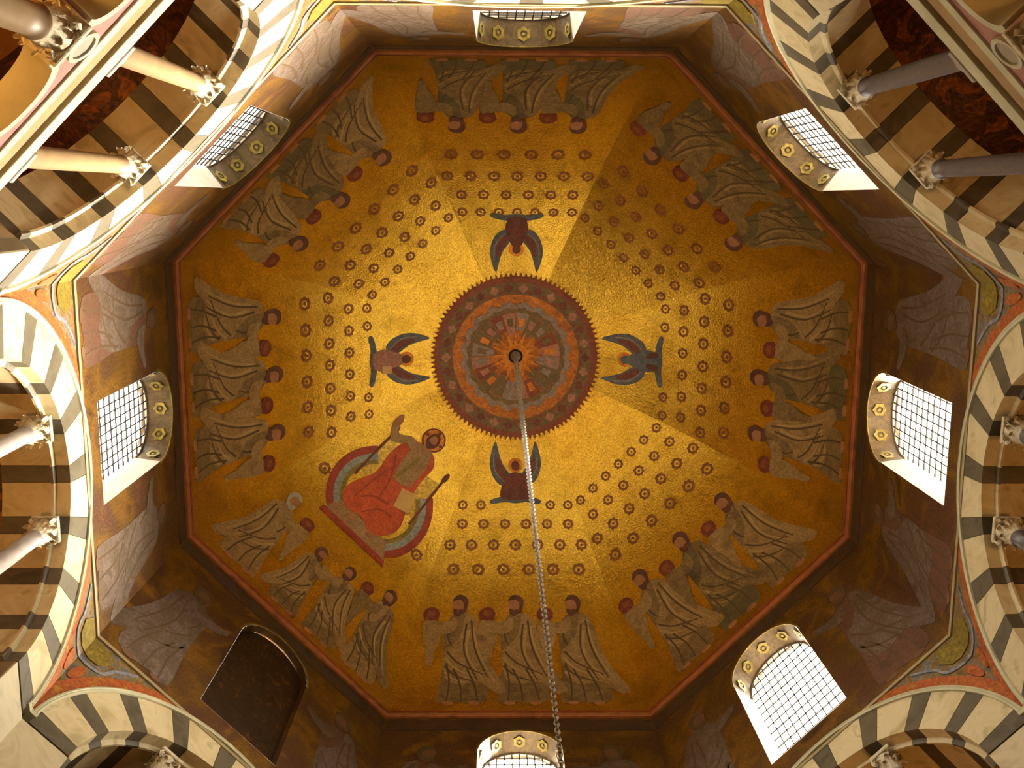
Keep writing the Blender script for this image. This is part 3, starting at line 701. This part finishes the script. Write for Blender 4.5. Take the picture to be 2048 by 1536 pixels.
def place_column(D, h, r, k, d, u, z0, label, group):
    a = k * PI / 4
    root = bpy.data.objects.new('column', None); C.objects.link(root)
    root.location = Matrix.Rotation(a, 3, 'Z') @ Vector((R + d, u, z0)); root.rotation_euler = (0, 0, a)
    tag(root, label, 'column', group)
    for nm in ('plinth', 'base', 'shaft'): add(nm, D[nm], root)
    cp = add('capital', D['bell'], root)
    add('abacus', D['abacus'], cp)
    for i in range(8):
        b = 2 * PI * i / 8
        add('leaf', lf1, cp, mtx=Matrix.Translation((r * 0.95 * math.cos(b), r * 0.95 * math.sin(b), h - 0.46)) @ Matrix.Rotation(b, 4, 'Z'))
        b += PI / 8
        add('leaf', lf2, cp, mtx=Matrix.Translation((r * 0.9 * math.cos(b), r * 0.9 * math.sin(b), h - 0.44)) @ Matrix.Rotation(b, 4, 'Z'))
    for i in range(4):
        b = PI / 4 + i * PI / 2
        add('volute', vol_me, cp, mtx=Matrix.Translation((r * 0.85 * math.cos(b), r * 0.85 * math.sin(b), h - 0.46)) @ Matrix.Rotation(b, 4, 'Z'))
    return root
BT = 11.80 + CAMH            # top of the arcade screen
CD, CU = 0.28, 0.80
UH = ZC + math.sqrt((RI - 0.10) ** 2 - (CU + 0.05) ** 2) - BT
LZ0 = 8.2; LH = 10.50 + CAMH - LZ0
stone = {5: 'tan_marble', 4: 'pale_marble', 7: 'grey_granite', 0: 'grey_granite', 3: 'tan_marble', 1: 'pale_marble', 2: 'grey_granite', 6: 'pale_marble'}
sname = {'tan_marble': 'tan', 'pale_marble': 'pale grey', 'grey_granite': 'dark grey'}
CU_D = {m: column_meshes(UH, 0.135, m) for m in sname}; CL_D = {m: column_meshes(LH, 0.17, m) for m in sname}
for k in range(8):
    m = stone[k]
    for u in (-CU, CU):
        place_column(CU_D[m], UH, 0.135, k, CD, u, BT, 'slender %s column under the striped arch, %s' % (sname[m], WHERE[k]), 'upper columns, ' + WHERE[k])
        place_column(CL_D[m], LH, 0.17, k, CD, u, LZ0, 'thick %s column carrying the arcade screen, %s' % (sname[m], WHERE[k]), 'lower columns, ' + WHERE[k])

# ------------------------------------------------------------------ arcade screens (three small arches with a beam on top)
SB = 11.10 + CAMH            # underside of the beam mouldings
def screen_profile():
    # outline of the pink wall between the little arches, in (u, z)
    zi = LZ0 + LH
    pts = [(-RI, SB)]
    pts += [(-RI, zi)]
    def arch(u0, u1, rise, n=14):
        c = (u0 + u1) / 2; hw = (u1 - u0) / 2
        return [(c - hw * math.cos(PI * i / n), zi + rise * math.sin(PI * i / n)) for i in range(n + 1)]
    A = [arch(-RI + 0.06, -CU - 0.26, 0.34), arch(-CU + 0.26, CU - 0.26, 0.34), arch(CU + 0.26, RI - 0.06, 0.34)]
    for a_ in A: pts += a_
    pts += [(RI, zi), (RI, SB)]
    return pts, A
spts, sarch = screen_profile()
def prism(name, pts, x0, x1, m):
    bm = bmesh.new()
    a = [bm.verts.new((x0, u, z)) for u, z in pts]; fa = bm.faces.new(a)
    r = bmesh.ops.extrude_face_region(bm, geom=[fa])
    for q in r['geom']:
        if isinstance(q, bmesh.types.BMVert): q.co.x = x1
    bmesh.ops.recalc_face_normals(bm, faces=bm.faces); bmesh.ops.triangulate(bm, faces=[f_ for f_ in bm.faces if len(f_.verts) > 4])
    me = bpy.data.meshes.new(name); bm.to_mesh(me); bm.free(); me.materials.append(M[m]); return me
D0 = 0.10
scr_pink = prism('spandrel_wall', spts, R + D0 + 0.03, R + D0 + 0.33, 'pink_marble')
scr_band = [prism('arch_band', ribbon([(u, z + 0.045) for u, z in a_], 0.10), R + D0, R + D0 + 0.36, 'white_moulding') for a_ in sarch]
beams = [('moulding', 0.00, 0.15, 0.0, 0.34, 'white_moulding'), ('groove', 0.15, 0.19, 0.04, 0.33, 'brown_groove'), ('moulding', 0.19, 0.40, 0.02, 0.35, 'tan_moulding'), ('groove', 0.40, 0.46, 0.05, 0.33, 'brown_groove'),
         ('moulding', 0.46, BT - SB, -0.02, 0.46, 'white_moulding')]
bm_me = [(nm, boxmesh(nm, R + D0 + a_, R + D0 + b_, -RI, RI, SB + z0, SB + z1, m, 0.006)) for nm, z0, z1, a_, b_, m in beams]
ring_me = arc_sweep('roundel_rim', [(0.15, 0.035), (0.15, -0.01), (0.175, -0.02), (0.2, -0.01), (0.2, 0.035)], 0, 2 * PI, 32, 'white_moulding')
disc_me = mesh('roundel', [(0.015, 0.16 * math.cos(2 * PI * i / 28), 0.16 * math.sin(2 * PI * i / 28)) for i in range(28)] + [(0.03, 0.16 * math.cos(2 * PI * i / 28), 0.16 * math.sin(2 * PI * i / 28)) for i in range(28)],
               [tuple(range(28))] + [(i, (i + 1) % 28, 28 + (i + 1) % 28, 28 + i) for i in range(28)], 'grey_disc')
for k in range(8):
    root = add('arcade_screen', scr_pink, rotz=k * PI / 4)
    tag(root, 'pink marble arcade screen with round discs, ' + WHERE[k], 'arcade screen', 'arcade screens in the gallery arches')
    for b_ in scr_band: add('arch_band', b_, root)
    for nm, me in bm_me: add(nm, me, root)
    for u in (-CU, CU):
        p = Matrix.Translation((R + D0, u, 10.86 + CAMH))
        rr = add('roundel_rim', ring_me, root, mtx=p); add('roundel', disc_me, rr)

# ------------------------------------------------------------------ chandelier chain
def link_mesh():
    v = []; f = []; n = 20; m = 6
    for i in range(n):
        a = 2 * PI * i / n; cx, cz = 0.36 * math.cos(a), 0.62 * math.sin(a)
        d = Vector((math.cos(a) / 0.36, 0, math.sin(a) / 0.62)).normalized()
        for j in range(m):
            b = 2 * PI * j / m; v.append((cx + 0.13 * math.cos(b) * d.x, 0.13 * math.sin(b), cz + 0.13 * math.cos(b) * d.z))
    for i in range(n):
        for j in range(m): f.append((i * m + j, i * m + (j + 1) % m, ((i + 1) % n) * m + (j + 1) % m, ((i + 1) % n) * m + j))
    return mesh('link', v, f, 'iron', True)
lk = link_mesh()
ch = bpy.data.objects.new('chandelier_chain', None); C.objects.link(ch); ch.location = (0, 0, 3.6)
tag(ch, 'long iron chandelier chain hanging from the centre of the vault', 'chain')
z = 3.6; i = 0
while z < ZS + VB - 0.15:
    s_ = 0.055 + 0.0052 * max(0, z - 9)
    add('link', lk, ch, mtx=Matrix.Translation((0, 0, z - 3.6 + 0.62 * s_)) @ Matrix.Rotation(PI / 2 * (i % 2) + 0.4, 4, 'Z') @ Matrix.Scale(s_, 4))
    z += 1.05 * s_; i += 1
hk = add('ceiling_hook', lathe('ceiling_hook', [(0.05, -0.45), (0.09, -0.3), (0.09, -0.15), (0.16, -0.02), (0.16, 0.1)], 'iron', 14), ch, loc=(0, 0, ZS + VB - 3.6 - 0.02))
